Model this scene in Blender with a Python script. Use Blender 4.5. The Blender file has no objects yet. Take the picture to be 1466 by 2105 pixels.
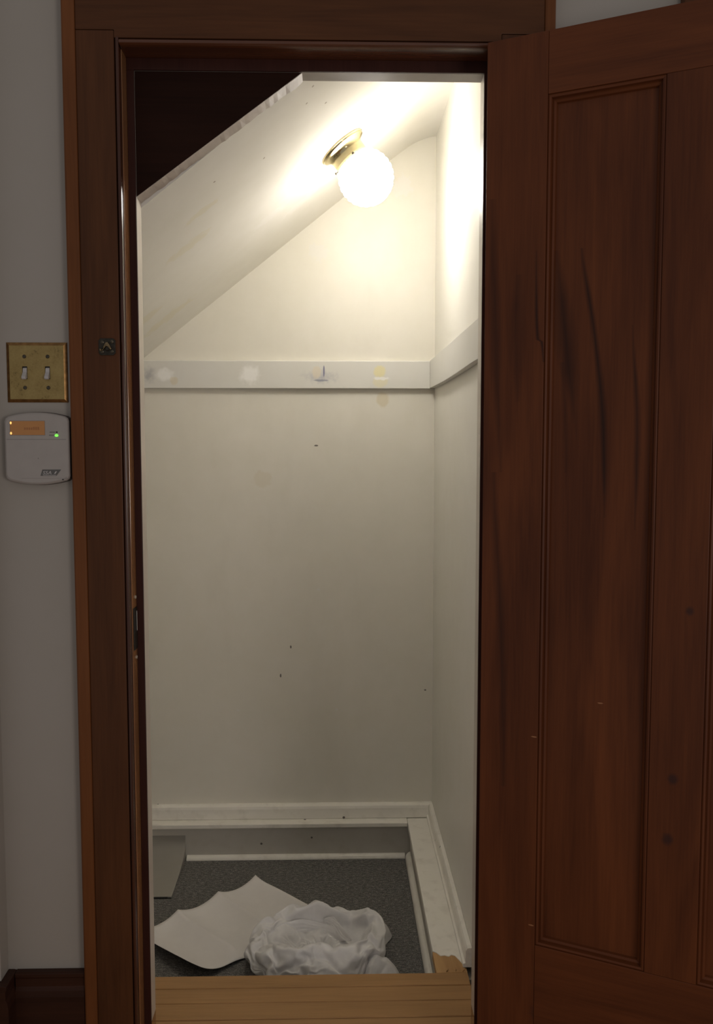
import bpy, bmesh, math, random
from mathutils import Vector, Matrix, noise
random.seed(7)
S = bpy.context.scene
COL = S.collection
PI = math.pi

# ---------------------------------------------------------------- camera
cam_d = bpy.data.cameras.new('camera')
cam_d.sensor_fit = 'VERTICAL'
cam_d.sensor_height = 36.0
cam_d.sensor_width = 36.0
cam_d.lens = 36.0 * 1805.0 / 2105.0
cam_d.clip_start = 0.05
cam = bpy.data.objects.new('camera', cam_d)
COL.objects.link(cam)
cam.location = (0, -1.71, 1.25)
cam.rotation_euler = (math.radians(90 - 4.35), 0, math.radians(-1.37))
S.camera = cam

# ---------------------------------------------------------------- world, lights, exposure
W = bpy.data.worlds.new('world')
S.world = W
W.use_nodes = True
bg = W.node_tree.nodes['Background']
bg.inputs[0].default_value = (1.0, 0.95, 0.93, 1)
bg.inputs[1].default_value = 0.25
LAMP_STRENGTH = 30.0
LAMP_COLOR = (1.0, 0.955, 0.885, 1)

def area(name, loc, target, size, power, color):
    d = bpy.data.lights.new(name, 'AREA')
    d.shape = 'DISK'
    d.size = size
    d.energy = power
    d.color = color
    o = bpy.data.objects.new(name, d)
    COL.objects.link(o)
    o.location = loc
    o.rotation_euler = (Vector(target) - Vector(loc)).to_track_quat('-Z', 'Y').to_euler()
    return o
area('hall_room_light', (1.4, -2.8, 1.15), (-0.2, 0, 1.0), 0.8, 12.0, (1.0, 0.92, 0.86))

S.view_settings.view_transform = 'Standard'
S.view_settings.look = 'None'
S.view_settings.gamma = 1
S.view_settings.exposure = 0.0
S.view_settings.use_curve_mapping = False

# ---------------------------------------------------------------- materials
class NT:
    def __init__(s, name):
        s.m = bpy.data.materials.new(name)
        s.m.use_nodes = True
        s.t = s.m.node_tree
        s.b = s.t.nodes['Principled BSDF']
        s.co = s.t.nodes.new('ShaderNodeTexCoord').outputs['Object']
    def n(s, k, **kw):
        o = s.t.nodes.new(k)
        for a, v in kw.items():
            setattr(o, a, v)
        return o
    def l(s, a, b):
        s.t.links.new(a, b)
    def mapping(s, scale, loc=(0, 0, 0), rot=(0, 0, 0)):
        m = s.n('ShaderNodeMapping')
        m.inputs['Scale'].default_value = scale
        m.inputs['Location'].default_value = loc
        m.inputs['Rotation'].default_value = rot
        s.l(s.co, m.inputs[0])
        return m.outputs[0]
    def noise(s, vec, scale, detail=4, rough=0.55, dist=0):
        o = s.n('ShaderNodeTexNoise')
        o.inputs['Scale'].default_value = scale
        o.inputs['Detail'].default_value = detail
        o.inputs['Roughness'].default_value = rough
        o.inputs['Distortion'].default_value = dist
        if vec is not None:
            s.l(vec, o.inputs['Vector'])
        return o.outputs['Fac']
    def ramp(s, fac, stops):
        r = s.n('ShaderNodeValToRGB')
        e = r.color_ramp.elements
        while len(e) < len(stops):
            e.new(0.5)
        for i, (p, c) in enumerate(stops):
            e[i].position = p
            e[i].color = (c[0], c[1], c[2], 1) if not isinstance(c, (int, float)) else (c, c, c, 1)
        s.l(fac, r.inputs[0])
        return r.outputs[0]
    def math(s, op, a, b=None, clamp=False):
        o = s.n('ShaderNodeMath', operation=op, use_clamp=clamp)
        for i, v in enumerate((a, b)):
            if v is None:
                continue
            if isinstance(v, (int, float)):
                o.inputs[i].default_value = v
            else:
                s.l(v, o.inputs[i])
        return o.outputs[0]
    def mix(s, fac, a, b, mode='MIX'):
        o = s.n('ShaderNodeMix', data_type='RGBA', blend_type=mode)
        for i, v in ((0, fac), (6, a), (7, b)):
            if isinstance(v, (int, float)):
                o.inputs[i].default_value = v
            elif isinstance(v, tuple):
                o.inputs[i].default_value = (*v[:3], 1)
            else:
                s.l(v, o.inputs[i])
        return o.outputs[2]
    def spot(s, col, center, rad, color, strength=1.0, ragged=0.5, nscale=60, soft=0.35):
        """a stain or patch of its own colour, ragged at the edge"""
        mp = s.n('ShaderNodeVectorMath', operation='SUBTRACT')
        s.l(s.co, mp.inputs[0])
        mp.inputs[1].default_value = center
        dv = s.n('ShaderNodeVectorMath', operation='DIVIDE')
        s.l(mp.outputs[0], dv.inputs[0])
        dv.inputs[1].default_value = rad
        ln = s.n('ShaderNodeVectorMath', operation='LENGTH')
        s.l(dv.outputs[0], ln.inputs[0])
        nz = s.noise(s.co, nscale, 4)
        d = s.math('ADD', ln.outputs['Value'], s.math('MULTIPLY', s.math('SUBTRACT', nz, 0.5), ragged * 2))
        mr = s.n('ShaderNodeMapRange', interpolation_type='SMOOTHSTEP')
        s.l(d, mr.inputs['Value'])
        mr.inputs['From Min'].default_value = 1.0 - soft
        mr.inputs['From Max'].default_value = 1.0 + soft * 0.3
        mr.inputs['To Min'].default_value = strength
        mr.inputs['To Max'].default_value = 0.0
        return s.mix(mr.outputs[0], col, color)
    def streak(s, col, ucoord, zcoord, pts, color, strength=0.8, ragged=0.003):
        """a dark grain streak along pts = [(z, u, halfwidth)], z rising"""
        z0, z1 = pts[0][0], pts[-1][0]
        u0 = min(p[1] for p in pts)
        us = max(max(p[1] for p in pts) - u0, 1e-4)
        ws = max(p[2] for p in pts)
        t = s.math('DIVIDE', s.math('SUBTRACT', zcoord, z0), z1 - z0)
        r = s.n('ShaderNodeValToRGB')
        r.color_ramp.interpolation = 'B_SPLINE'
        e = r.color_ramp.elements
        while len(e) < len(pts):
            e.new(0.5)
        for i, p in enumerate(pts):
            e[i].position = (p[0] - z0) / (z1 - z0)
            e[i].color = ((p[1] - u0) / us, p[2] / ws, 0, 1)
        s.l(t, r.inputs[0])
        sp = s.n('ShaderNodeSeparateColor')
        s.l(r.outputs[0], sp.inputs[0])
        c = s.math('ADD', s.math('MULTIPLY', sp.outputs[0], us), u0)
        w = s.math('MAXIMUM', s.math('MULTIPLY', sp.outputs[1], ws), 0.0004)
        nz = s.noise(s.mapping((60, 60, 5)), 1.0, 3)
        du = s.math('ABSOLUTE', s.math('ADD', s.math('SUBTRACT', ucoord, c),
                                       s.math('MULTIPLY', s.math('SUBTRACT', nz, 0.5), ragged * 2)))
        m = s.math('SUBTRACT', 1.0, s.math('DIVIDE', du, s.math('MULTIPLY', w, 1.5)), clamp=True)
        m = s.math('MULTIPLY', m, s.math('MULTIPLY', sp.outputs[1], 1.3, clamp=True))     # thins out towards its ends
        inside = s.math('MULTIPLY', s.math('GREATER_THAN', t, 0.0), s.math('LESS_THAN', t, 1.0))
        m = s.math('MULTIPLY', s.math('MULTIPLY', m, inside), strength, clamp=True)
        return s.mix(m, col, color)
    def bump(s, h, strength=0.2, dist=0.002):
        b = s.n('ShaderNodeBump')
        b.inputs['Strength'].default_value = strength
        b.inputs['Distance'].default_value = dist
        s.l(h, b.inputs['Height'])
        s.l(b.outputs[0], s.b.inputs['Normal'])
    def fin(s, col, rough=0.5, metal=0.0, spec=0.5):
        if isinstance(col, tuple):
            s.b.inputs['Base Color'].default_value = (*col[:3], 1)
        else:
            s.l(col, s.b.inputs['Base Color'])
        s.b.inputs['Roughness'].default_value = rough
        s.b.inputs['Metallic'].default_value = metal
        s.b.inputs['Specular IOR Level'].default_value = spec
        return s.m

def wood(name, dark, light, axis='z', rough=0.42, spec=0.18, scale=1.0, extra=None, grain=1.0, relief=0.12):
    t = NT(name)
    k = {'x': (2.2, 34, 34), 'y': (34, 2.2, 34), 'z': (34, 34, 2.2)}[axis]
    k2 = {'x': (1.2, 7, 7), 'y': (7, 1.2, 7), 'z': (7, 7, 1.2)}[axis]
    k3 = {'x': (9, 260, 260), 'y': (260, 9, 260), 'z': (260, 260, 9)}[axis]
    f1 = t.noise(t.mapping(tuple(a * scale for a in k)), 1.0, 5, 0.6, 0.6)
    f2 = t.noise(t.mapping(tuple(a * scale for a in k2)), 1.0, 3, 0.55, 1.2)
    f3 = t.noise(t.mapping(k3), 1.0, 2)
    f = t.math('ADD', t.math('MULTIPLY', f1, 0.45 * grain), t.math('MULTIPLY', f2, 0.55))
    f = t.math('ADD', f, t.math('MULTIPLY', f3, 0.22 * grain))
    m = [(a + b) * 0.5 for a, b in zip(dark, light)]
    c = t.ramp(f, [(0.36, dark), (0.55, m), (0.78, light)])
    if extra:
        c = extra(t, c)
    t.bump(t.math('ADD', f3, t.math('MULTIPLY', f1, 0.6)), relief, 0.001)
    return t.fin(c, rough, 0, spec)

def paint(name, base, rough=0.45, mottled=0.06, lump=0.25, spec=0.4, extra=None):
    t = NT(name)
    f = t.noise(t.mapping((1, 1, 1)), 2.6, 4)
    f2 = t.noise(t.mapping((1, 1, 1)), 16, 4)
    ff = t.math('ADD', t.math('MULTIPLY', f, 0.65), t.math('MULTIPLY', f2, 0.35))
    a = tuple(v * (1 - mottled) for v in base)
    b = tuple(min(1, v * (1 + mottled)) for v in base)
    c = t.ramp(ff, [(0.3, (a[0], a[1], a[2] * 0.97)), (0.7, b)])
    if extra:
        c = extra(t, c)
    h1 = t.noise(t.mapping((1, 1, 1)), 9, 3)
    h2 = t.noise(t.mapping((1, 1, 1)), 120, 2)
    t.bump(t.math('ADD', h1, t.math('MULTIPLY', h2, 0.05)), lump, 0.006)
    return t.fin(c, rough, 0, spec)

def plain(name, col, rough=0.5, metal=0.0, spec=0.5, var=0.08, nscale=40):
    t = NT(name)
    f = t.noise(t.mapping((1, 1, 1)), nscale, 3)
    c = t.ramp(f, [(0.3, tuple(v * (1 - var) for v in col)), (0.7, tuple(min(1, v * (1 + var)) for v in col))])
    return t.fin(c, rough, metal, spec)

def glow(name, col, strength, base=(0.1, 0.1, 0.1)):
    t = NT(name)
    t.b.inputs['Emission Color'].default_value = (*col[:3], 1)
    t.b.inputs['Emission Strength'].default_value = strength
    f = t.noise(t.mapping((1, 1, 1)), 50, 2)
    return t.fin(t.ramp(f, [(0.3, base), (0.7, tuple(v * 1.1 for v in base))]), 0.3)

CREAM = (0.855, 0.82, 0.735)
def wall_marks(t, c):
    c = t.spot(c, (0.155, 1.18, 1.398), (0.022, 0.1, 0.028), (0.70, 0.61, 0.40), 0.55, 0.3)
    c = t.spot(c, (-0.053, 1.18, 1.872), (0.035, 0.1, 0.03), (0.82, 0.80, 0.75), 0.6, 0.8, 70)
    c = t.spot(c, (0.218, 1.18, 2.077), (0.038, 0.1, 0.04), (0.85, 0.83, 0.79), 0.6, 0.8, 70)
    c = t.spot(c, (-0.239, 1.18, 1.139), (0.035, 0.1, 0.03), (0.70, 0.60, 0.40), 0.22, 0.6, 50)
    for x, z, rx, rz in ((-0.150, 0.579, 0.003, 0.006), (-0.1846, 0.482, 0.003, 0.007), (-0.0633, 1.2487, 0.007, 0.003),
                         (0.30, 0.43, 0.004, 0.003)):
        c = t.spot(c, (x, 1.18, z), (rx, 0.1, rz), (0.12, 0.10, 0.08), 0.9, 0.5, 300)
    for x, z in ((-0.057, 0.772), (-0.327, 0.365), (0.002, 0.366)):
        c = t.spot(c, (x, 1.18, z), (0.006, 0.1, 0.004), (0.88, 0.86, 0.80), 0.8, 0.5, 200)
    g = t.noise(t.mapping((3, 3, 1.0)), 1.4, 5, 0.6)
    return t.mix(t.math('MULTIPLY', t.ramp(g, [(0.5, 0.0), (0.75, 1.0)]), 0.13), c, (0.52, 0.47, 0.36))
def ceil_marks(t, c):
    for x, y, rr in ((-0.36, 0.50, 0.03), (-0.55, 0.80, 0.035), (-0.50, 0.95, 0.04), (-0.30, 0.35, 0.02)):
        c = t.spot(c, (x, y, 1.864 + 0.79 * (x + 0.2)), (rr * 2.0, rr, 0.3), (0.80, 0.73, 0.50), 0.30, 0.9, 40)
    for x, y in ((-0.26, 0.24), (-0.06, 0.22), (-0.02, 0.30), (-0.16, 0.33), (-0.045, 0.16)):
        c = t.spot(c, (x, y, 1.864 + 0.79 * (x + 0.2)), (0.0025, 0.004, 0.1), (0.35, 0.28, 0.21), 0.7, 0.5, 200)
    for x, y in ((-0.18, 0.78), (-0.10, 0.88)):
        c = t.spot(c, (x, y, 1.864 + 0.79 * (x + 0.2)), (0.05, 0.03, 0.3), (0.90, 0.87, 0.82), 0.6, 0.9, 60)
    return c
M = {}
M['wall_back'] = paint('cream_wall_paint', CREAM, 0.42, 0.03, 0.10, extra=wall_marks)
M['wall'] = paint('cream_side_wall_paint', (0.85, 0.825, 0.76), 0.42, 0.03, 0.12)
M['ceil'] = paint('cream_ceiling_paint', (0.86, 0.83, 0.77), 0.85, 0.03, 0.15, spec=0.06, extra=ceil_marks)
def rail_marks(t, c):
    c = t.spot(c, (-0.600, 1.16, 1.478), (0.028, 0.1, 0.026), (0.40, 0.40, 0.42), 0.7, 1.0, 55, 1.1)
    c = t.spot(c, (-0.553, 1.16, 1.477), (0.036, 0.1, 0.022), (0.95, 0.94, 0.915), 1.0, 0.8, 55, 0.6)
    c = t.spot(c, (-0.520, 1.16, 1.458), (0.014, 0.1, 0.016), (0.74, 0.64, 0.45), 0.5, 0.5, 45)
    c = t.spot(c, (-0.277, 1.16, 1.478), (0.036, 0.1, 0.034), (0.95, 0.94, 0.91), 0.95, 0.7, 50, 0.7)
    c = t.spot(c, (-0.052, 1.16, 1.472), (0.052, 0.1, 0.022), (0.46, 0.46, 0.50), 0.7, 1.0, 60, 1.1)
    c = t.spot(c, (-0.062, 1.16, 1.486), (0.016, 0.1, 0.022), (0.82, 0.74, 0.60), 0.75, 0.5, 50)
    c = t.spot(c, (-0.037, 1.16, 1.490), (0.003, 0.1, 0.020), (0.16, 0.16, 0.30), 0.85, 0.3, 90)
    c = t.spot(c, (-0.047, 1.16, 1.4595), (0.026, 0.1, 0.0035), (0.25, 0.26, 0.34), 0.7, 0.5, 80)
    c = t.spot(c, (0.144, 1.16, 1.488), (0.022, 0.1, 0.021), (0.86, 0.78, 0.42), 0.75, 0.35, 70)
    c = t.spot(c, (0.146, 1.16, 1.455), (0.024, 0.1, 0.022), (0.84, 0.77, 0.50), 0.55, 0.4, 70)
    c = t.spot(c, (0.150, 1.16, 1.466), (0.026, 0.1, 0.006), (0.95, 0.94, 0.915), 0.8, 0.7, 90)
    return t.spot(c, (0.257, 1.16, 1.524), (0.016, 0.1, 0.004), (0.88, 0.86, 0.80), 0.8, 0.7, 90)
M['rail'] = paint('pale_rail_paint', (0.78, 0.765, 0.725), 0.4, 0.02, 0.05, extra=rail_marks)
def trim_marks(t, c):
    v = t.n('ShaderNodeTexVoronoi')
    v.inputs['Scale'].default_value = 13
    t.l(t.co, v.inputs['Vector'])
    d = t.math('LESS_THAN', v.outputs['Distance'], 0.055)
    c = t.mix(t.math('MULTIPLY', d, 0.85), c, (0.06, 0.045, 0.035))
    g = t.noise(t.mapping((1, 1, 1)), 22, 5)
    return t.mix(t.math('MULTIPLY', t.ramp(g, [(0.52, 0.0), (0.72, 1.0)]), 0.22), c, (0.40, 0.35, 0.27))
M['trim'] = paint('chipped_white_trim_paint', (0.92, 0.885, 0.815), 0.4, 0.03, 0.08, extra=trim_marks)
M['riser'] = paint('grey_riser_paint', (0.58, 0.55, 0.495), 0.5, 0.05, 0.12, extra=trim_marks)
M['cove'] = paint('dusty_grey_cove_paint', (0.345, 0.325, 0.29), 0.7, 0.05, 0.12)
M['hall'] = paint('hall_wall_paint', (0.385, 0.35, 0.315), 0.55, 0.025, 0.06)

DK, LT = (0.046, 0.0170, 0.0075), (0.116, 0.043, 0.0160)
M['wood_z'] = wood('mahogany_upright', DK, LT, 'z')
M['wood_x'] = wood('mahogany_level', DK, LT, 'x')
M['wood_band'] = wood('mahogany_back_band', (0.10, 0.033, 0.010), (0.20, 0.070, 0.022), 'z')
M['jamb'] = wood('varnished_jamb', (0.24, 0.105, 0.040), (0.46, 0.22, 0.085), 'z', 0.13, 0.8, grain=0.5, relief=0.01)
M['base'] = wood('dark_baseboard_wood', (0.022, 0.009, 0.006), (0.055, 0.021, 0.012), 'x')
M['bead'] = wood('varnished_bead', (0.050, 0.016, 0.008), (0.11, 0.036, 0.015), 'z', 0.22, 0.4, grain=0.5, relief=0.01)
M['jamb_x'] = wood('varnished_head_jamb', (0.060, 0.019, 0.009), (0.13, 0.042, 0.017), 'x', 0.26, 0.6)
M['stop'] = wood('dark_stop_wood', (0.028, 0.009, 0.007), (0.062, 0.021, 0.015), 'z', 0.4)
M['transom'] = wood('dark_transom_wood', (0.013, 0.006, 0.0045), (0.030, 0.012, 0.008), 'x', 0.6, 0.06)
M['edge_paint'] = paint('worn_edge_paint', (0.60, 0.53, 0.46), 0.35, 0.08, 0.08)
M['edge_rough'] = paint('rough_panel_edge', (0.50, 0.43, 0.38), 0.5, 0.2, 0.4)
M['head_edge'] = paint('scuffed_head_edge', (0.36, 0.31, 0.275), 0.4, 0.2, 0.2)

def door_grain(t, c):
    sp = t.n('ShaderNodeSeparateXYZ')
    t.l(t.co, sp.inputs[0])
    u, z = sp.outputs[0], sp.outputs[2]
    D = (0.016, 0.0075, 0.0065)
    for pts, k, rg in (
        ([(1.26, .170, .001), (1.33, .164, .008), (1.38, .155, .013), (1.44, .147, .017), (1.525, .136, .013), (1.60, .126, .003)], 0.75, .006),
        ([(1.20, .152, .002), (1.32, .148, .006), (1.40, .140, .004)], 0.35, .004),
        ([(1.12, .223, .001), (1.18, .222, .004), (1.27, .218, .006), (1.355, .211, .006), (1.44, .200, .005), (1.52, .186, .005), (1.60, .171, .002)], 0.9, .002),
        ([(1.10, .276, .001), (1.23, .277, .005), (1.31, .275, .005), (1.38, .269, .004), (1.46, .262, .001)], 0.75, .002),
        ([(1.40, .112, .0015), (1.437, .108, .003), (1.441, .100, .0035), (1.49, .0965, .003), (1.55, .096, .002), (1.60, .096, .001)], 0.9, .001),
        ([(1.33, .064, .002), (1.40, .062, .012), (1.48, .062, .013), (1.56, .064, .004)], 0.45, .006),
        ([(1.20, .036, .002), (1.35, .026, .010), (1.50, .018, .012), (1.7, .012, .004)], 0.6, .006),
        ([(0.60, .048, .003), (0.72, .046, .007), (0.90, .040, .008), (1.05, .030, .009), (1.2, .020, .004)], 0.6, .004)):
        c = t.streak(c, u, z, pts, D, k * 0.9, rg * 1.3)
    for uu, zz, r in ((.352, .665, .010), (.346, .555, .011), (.372, .965, .008), (.352, .245, .010), (.130, .285, .014), (.125, .165, .02)):
        c = t.spot(c, (uu, 0, zz), (r, 0.2, r * 1.15), (0.030, 0.016, 0.016), 0.7, 0.35, 90, 0.7)
    for uu, zz in ((.105, 1.055 - 0.35), (.105, .338), (.222, .78)):
        c = t.spot(c, (uu, 0, zz), (.006, 0.2, .0015), (0.42, 0.20, 0.10), 0.7, 0.3, 200)
    return c
M['door'] = wood('old_mahogany_door', (0.076, 0.0220, 0.0088), (0.185, 0.055, 0.0180), 'z', 0.45, 0.18, extra=door_grain, grain=0.7)
M['door_x'] = wood('old_mahogany_door_rail', (0.076, 0.0220, 0.0088), (0.185, 0.055, 0.0180), 'x', 0.45, 0.18, grain=0.7)

M['oak'] = wood('honey_oak_floor', (0.27, 0.138, 0.048), (0.46, 0.250, 0.098), 'x', 0.38, 0.4)
M['bare'] = wood('bare_split_pine', (0.30, 0.15, 0.055), (0.62, 0.38, 0.17), 'y', 0.6, 0.3)
M['brass'] = (lambda t: (t.bump(t.noise(t.co, 160, 4), 0.06, 0.001), t.fin(
    t.ramp(t.math('ADD', t.math('MULTIPLY', t.noise(t.co, 38, 5), 0.6), t.math('MULTIPLY', t.noise(t.co, 300, 4, 0.7), 0.4)),
           [(0.30, (0.08, 0.058, 0.020)), (0.42, (0.33, 0.235, 0.085)), (0.75, (0.44, 0.33, 0.13))]), 0.5, 0.5))[1])(NT('tarnished_brass'))
M['brass_edge'] = plain('dark_brass_bevel', (0.28, 0.155, 0.058), 0.3, 0.9, 0.5, 0.3, 90)
M['lamp_brass'] = plain('polished_brass', (0.84, 0.73, 0.43), 0.18, 1.0, 0.5, 0.05)
M['bronze'] = plain('blackened_bronze', (0.035, 0.030, 0.022), 0.4, 0.6, 0.5, 0.4, 200)
M['bronze_worn'] = plain('worn_bronze', (0.22, 0.16, 0.085), 0.35, 0.8, 0.5, 0.4, 250)
M['screw'] = plain('old_screw', (0.10, 0.085, 0.06), 0.4, 0.7, 0.5, 0.3, 300)
M['steel'] = plain('bright_steel', (0.75, 0.70, 0.62), 0.25, 0.9)
M['ivory'] = plain('ivory_plastic', (0.48, 0.455, 0.445), 0.35)
M['plastic'] = plain('pale_grey_plastic', (0.385, 0.35, 0.325), 0.5, 0, 0.4, 0.03)
M['plastic_seam'] = plain('seam_shadow_plastic', (0.20, 0.185, 0.18), 0.6)
M['shell'] = plain('side_shade_shell', (0.10, 0.09, 0.085), 0.6)  # dark grey stands in for shade on the keypad's side
M['black'] = plain('black_plastic', (0.012, 0.011, 0.011), 0.5)
M['ink'] = plain('dark_grey_ink', (0.11, 0.105, 0.10), 0.5)
M['ink_light'] = plain('pale_print', (0.56, 0.53, 0.52), 0.5)
M['lcd'] = glow('amber_screen', (0.70, 0.28, 0.07), 0.13, (0.20, 0.10, 0.04))
M['lcd_hot'] = glow('amber_backlight_lamp', (1.0, 0.45, 0.12), 1.6, (0.3, 0.15, 0.05))
M['lcd_ink'] = glow('amber_screen_segments', (0.60, 0.20, 0.05), 0.10, (0.16, 0.075, 0.03))
M['led'] = glow('green_led', (0.12, 1.0, 0.05), 2.2, (0.1, 0.4, 0.05))

def carpet_mat():
    t = NT('charcoal_carpet')
    a = t.noise(t.co, 300, 3, 0.7)
    b = t.noise(t.mapping((1.0, 2.2, 1)), 75, 4, 0.7)
    d = t.noise(t.co, 4, 3)
    f = t.math('ADD', t.math('MULTIPLY', a, 0.55), t.math('MULTIPLY', b, 0.45))
    c = t.ramp(f, [(0.34, (0.045, 0.045, 0.044)), (0.50, (0.160, 0.157, 0.148)), (0.66, (0.48, 0.46, 0.425))])
    v = t.n('ShaderNodeTexVoronoi')
    v.inputs['Scale'].default_value = 150
    t.l(t.co, v.inputs['Vector'])
    warm = t.math('MULTIPLY', t.math('LESS_THAN', v.outputs['Distance'], 0.16), 0.35)
    c = t.mix(warm, c, (0.22, 0.09, 0.06))
    c = t.mix(t.math('MULTIPLY', t.ramp(d, [(0.4, 0.0), (0.7, 1.0)]), 0.25), c, (0.16, 0.15, 0.135))
    t.bump(f, 0.7, 0.006)
    return t.fin(c, 0.95, 0, 0.1)
M['carpet'] = carpet_mat()

def thin(name, col, rough, trans, bump_scale, bump_s):
    t = NT(name)
    f = t.noise(t.co, bump_scale, 5, 0.6)
    c = t.ramp(f, [(0.3, tuple(v * 0.95 for v in col)), (0.7, col)])
    t.bump(f, bump_s, 0.004)
    t.fin(c, rough, 0, 0.5)
    tr = t.n('ShaderNodeBsdfTranslucent')
    t.l(c, tr.inputs[0])
    mx = t.n('ShaderNodeMixShader')
    mx.inputs[0].default_value = trans
    t.l(t.b.outputs[0], mx.inputs[1])
    t.l(tr.outputs[0], mx.inputs[2])
    t.l(mx.outputs[0], t.t.nodes['Material Output'].inputs[0])
    return t.m
M['bag'] = thin('white_plastic_film', (0.90, 0.88, 0.865), 0.33, 0.12, 90, 0.15)
M['paper'] = thin('white_paper', (0.92, 0.885, 0.85), 0.8, 0.10, 14, 0.10)

# ---------------------------------------------------------------- mesh helpers
def box(bm, x0, x1, y0, y1, z0, z1):
    v = [bm.verts.new(p) for p in ((x0, y0, z0), (x1, y0, z0), (x1, y1, z0), (x0, y1, z0),
                                   (x0, y0, z1), (x1, y0, z1), (x1, y1, z1), (x0, y1, z1))]
    for f in ((3, 2, 1, 0), (4, 5, 6, 7), (0, 1, 5, 4), (1, 2, 6, 5), (2, 3, 7, 6), (3, 0, 4, 7)):
        bm.faces.new([v[i] for i in f])
def prism(bm, poly, axis, a, b):
    """poly of 2D points extruded along axis: 'x' (y,z), 'y' (x,z), 'z' (x,y)"""
    def P(p, t):
        return {'x': (t, p[0], p[1]), 'y': (p[0], t, p[1]), 'z': (p[0], p[1], t)}[axis]
    A = [bm.verts.new(P(p, a)) for p in poly]
    B = [bm.verts.new(P(p, b)) for p in poly]
    n = len(poly)
    bm.faces.new(A)
    bm.faces.new(B[::-1])
    for i in range(n):
        bm.faces.new((A[i], B[i], B[(i + 1) % n], A[(i + 1) % n]))
def lathe(bm, prof, seg, mtx=Matrix(), caps=True):
    rings = []
    for r, z in prof:
        rings.append([bm.verts.new(mtx @ Vector((r * math.cos(2 * PI * i / seg), r * math.sin(2 * PI * i / seg), z))) for i in range(seg)])
    for a, b in zip(rings, rings[1:]):
        for i in range(seg):
            bm.faces.new((a[i], a[(i + 1) % seg], b[(i + 1) % seg], b[i]))
    if caps:
        bm.faces.new(rings[0][::-1])
        bm.faces.new(rings[-1])
def grid(bm, P, nu, nv, wrap=False):
    g = [[bm.verts.new(P(i, j)) for j in range(nv)] for i in range(nu)]
    for i in range(nu if wrap else nu - 1):
        for j in range(nv - 1):
            k = (i + 1) % nu
            bm.faces.new((g[i][j], g[k][j], g[k][j + 1], g[i][j + 1]))
    return g
def obj(name, bm, mat, parent=None, smooth=False, bevel=0, segs=2, solid=0):
    bmesh.ops.recalc_face_normals(bm, faces=bm.faces[:])
    me = bpy.data.meshes.new(name)
    bm.to_mesh(me)
    bm.free()
    me.materials.append(mat if not isinstance(mat, str) else M[mat])
    for p in me.polygons:
        p.use_smooth = smooth
    o = bpy.data.objects.new(name, me)
    COL.objects.link(o)
    if parent:
        o.parent = parent
    if solid:
        s = o.modifiers.new('thickness', 'SOLIDIFY')
        s.thickness = solid
        s.offset = 0
    if bevel:
        b = o.modifiers.new('bevel', 'BEVEL')
        b.width = bevel
        b.segments = segs
        b.limit_method = 'ANGLE'
        b.angle_limit = math.radians(35)
    return o
def boxes(name, mat, parent, *bb, **kw):
    bm = bmesh.new()
    for b in bb:
        box(bm, *b)
    return obj(name, bm, mat, parent, **kw)
def prisms(name, mat, parent, poly, axis, a, b, **kw):
    bm = bmesh.new()
    prism(bm, poly, axis, a, b)
    return obj(name, bm, mat, parent, **kw)
def empty(name, loc=(0, 0, 0), rotz=0):
    o = bpy.data.objects.new(name, None)
    COL.objects.link(o)
    o.location = loc
    o.rotation_euler = (0, 0, rotz)
    o.empty_display_size = 0.05
    return o
def struct(o, label=None):
    o['kind'] = 'structure'
    if label:
        o['label'] = label
    return o
def thing(o, label, cat, group=None):
    o['label'] = label
    o['category'] = cat
    if group:
        o['group'] = group
    return o

# ---------------------------------------------------------------- the setting: hall wall with the opening
JL, JR, HZ = -0.398, 0.302, 1.987         # faces of the jambs and underside of the head jamb
bm = bmesh.new()
box(bm, -0.66, JL - 0.018, 0, 0.08, 0, 2.6)
box(bm, JR + 0.018, 1.6, 0, 0.08, 0, 2.6)
box(bm, JL - 0.018, JR + 0.018, 0, 0.08, HZ + 0.018, 2.6)
box(bm, -1.6, -0.66, -0.04, 0.08, 0, 2.6)
struct(obj('wall_front', bm, 'hall'), 'pale grey hall wall around the closet door opening')
# closet shell
struct(boxes('wall_back', 'wall_back', None, (-1.2, 0.425, 1.18, 1.28, -0.20, 2.45)), 'cream painted back wall of the closet')
struct(boxes('wall_right', 'wall', None, (0.325, 0.425, 0.08, 1.18, -0.20, 2.45)), 'cream painted right wall of the closet')
struct(boxes('wall_left', 'wall', None, (-1.2, -1.10, 0.08, 1.18, -0.20, 2.45)), 'cream low left wall of the closet')
prof = [(-1.10, 1.153), (-0.60, 1.548), (-0.20, 1.864), (0.03, 2.046), (0.12, 2.117), (0.165, 2.152), (0.20, 2.178), (0.235, 2.203),
        (0.262, 2.219), (0.289, 2.230), (0.31, 2.236), (0.325, 2.238)]
bm = bmesh.new()
prism(bm, prof + [(0.325, 2.42), (-1.10, 2.42)], 'y', 0.08, 1.18)
ceil = struct(obj('ceiling', bm, 'ceil', smooth=True), 'cream ceiling sloping under the stairs')
md = ceil.modifiers.new('edges', 'EDGE_SPLIT')
md.split_angle = math.radians(30)

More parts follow.
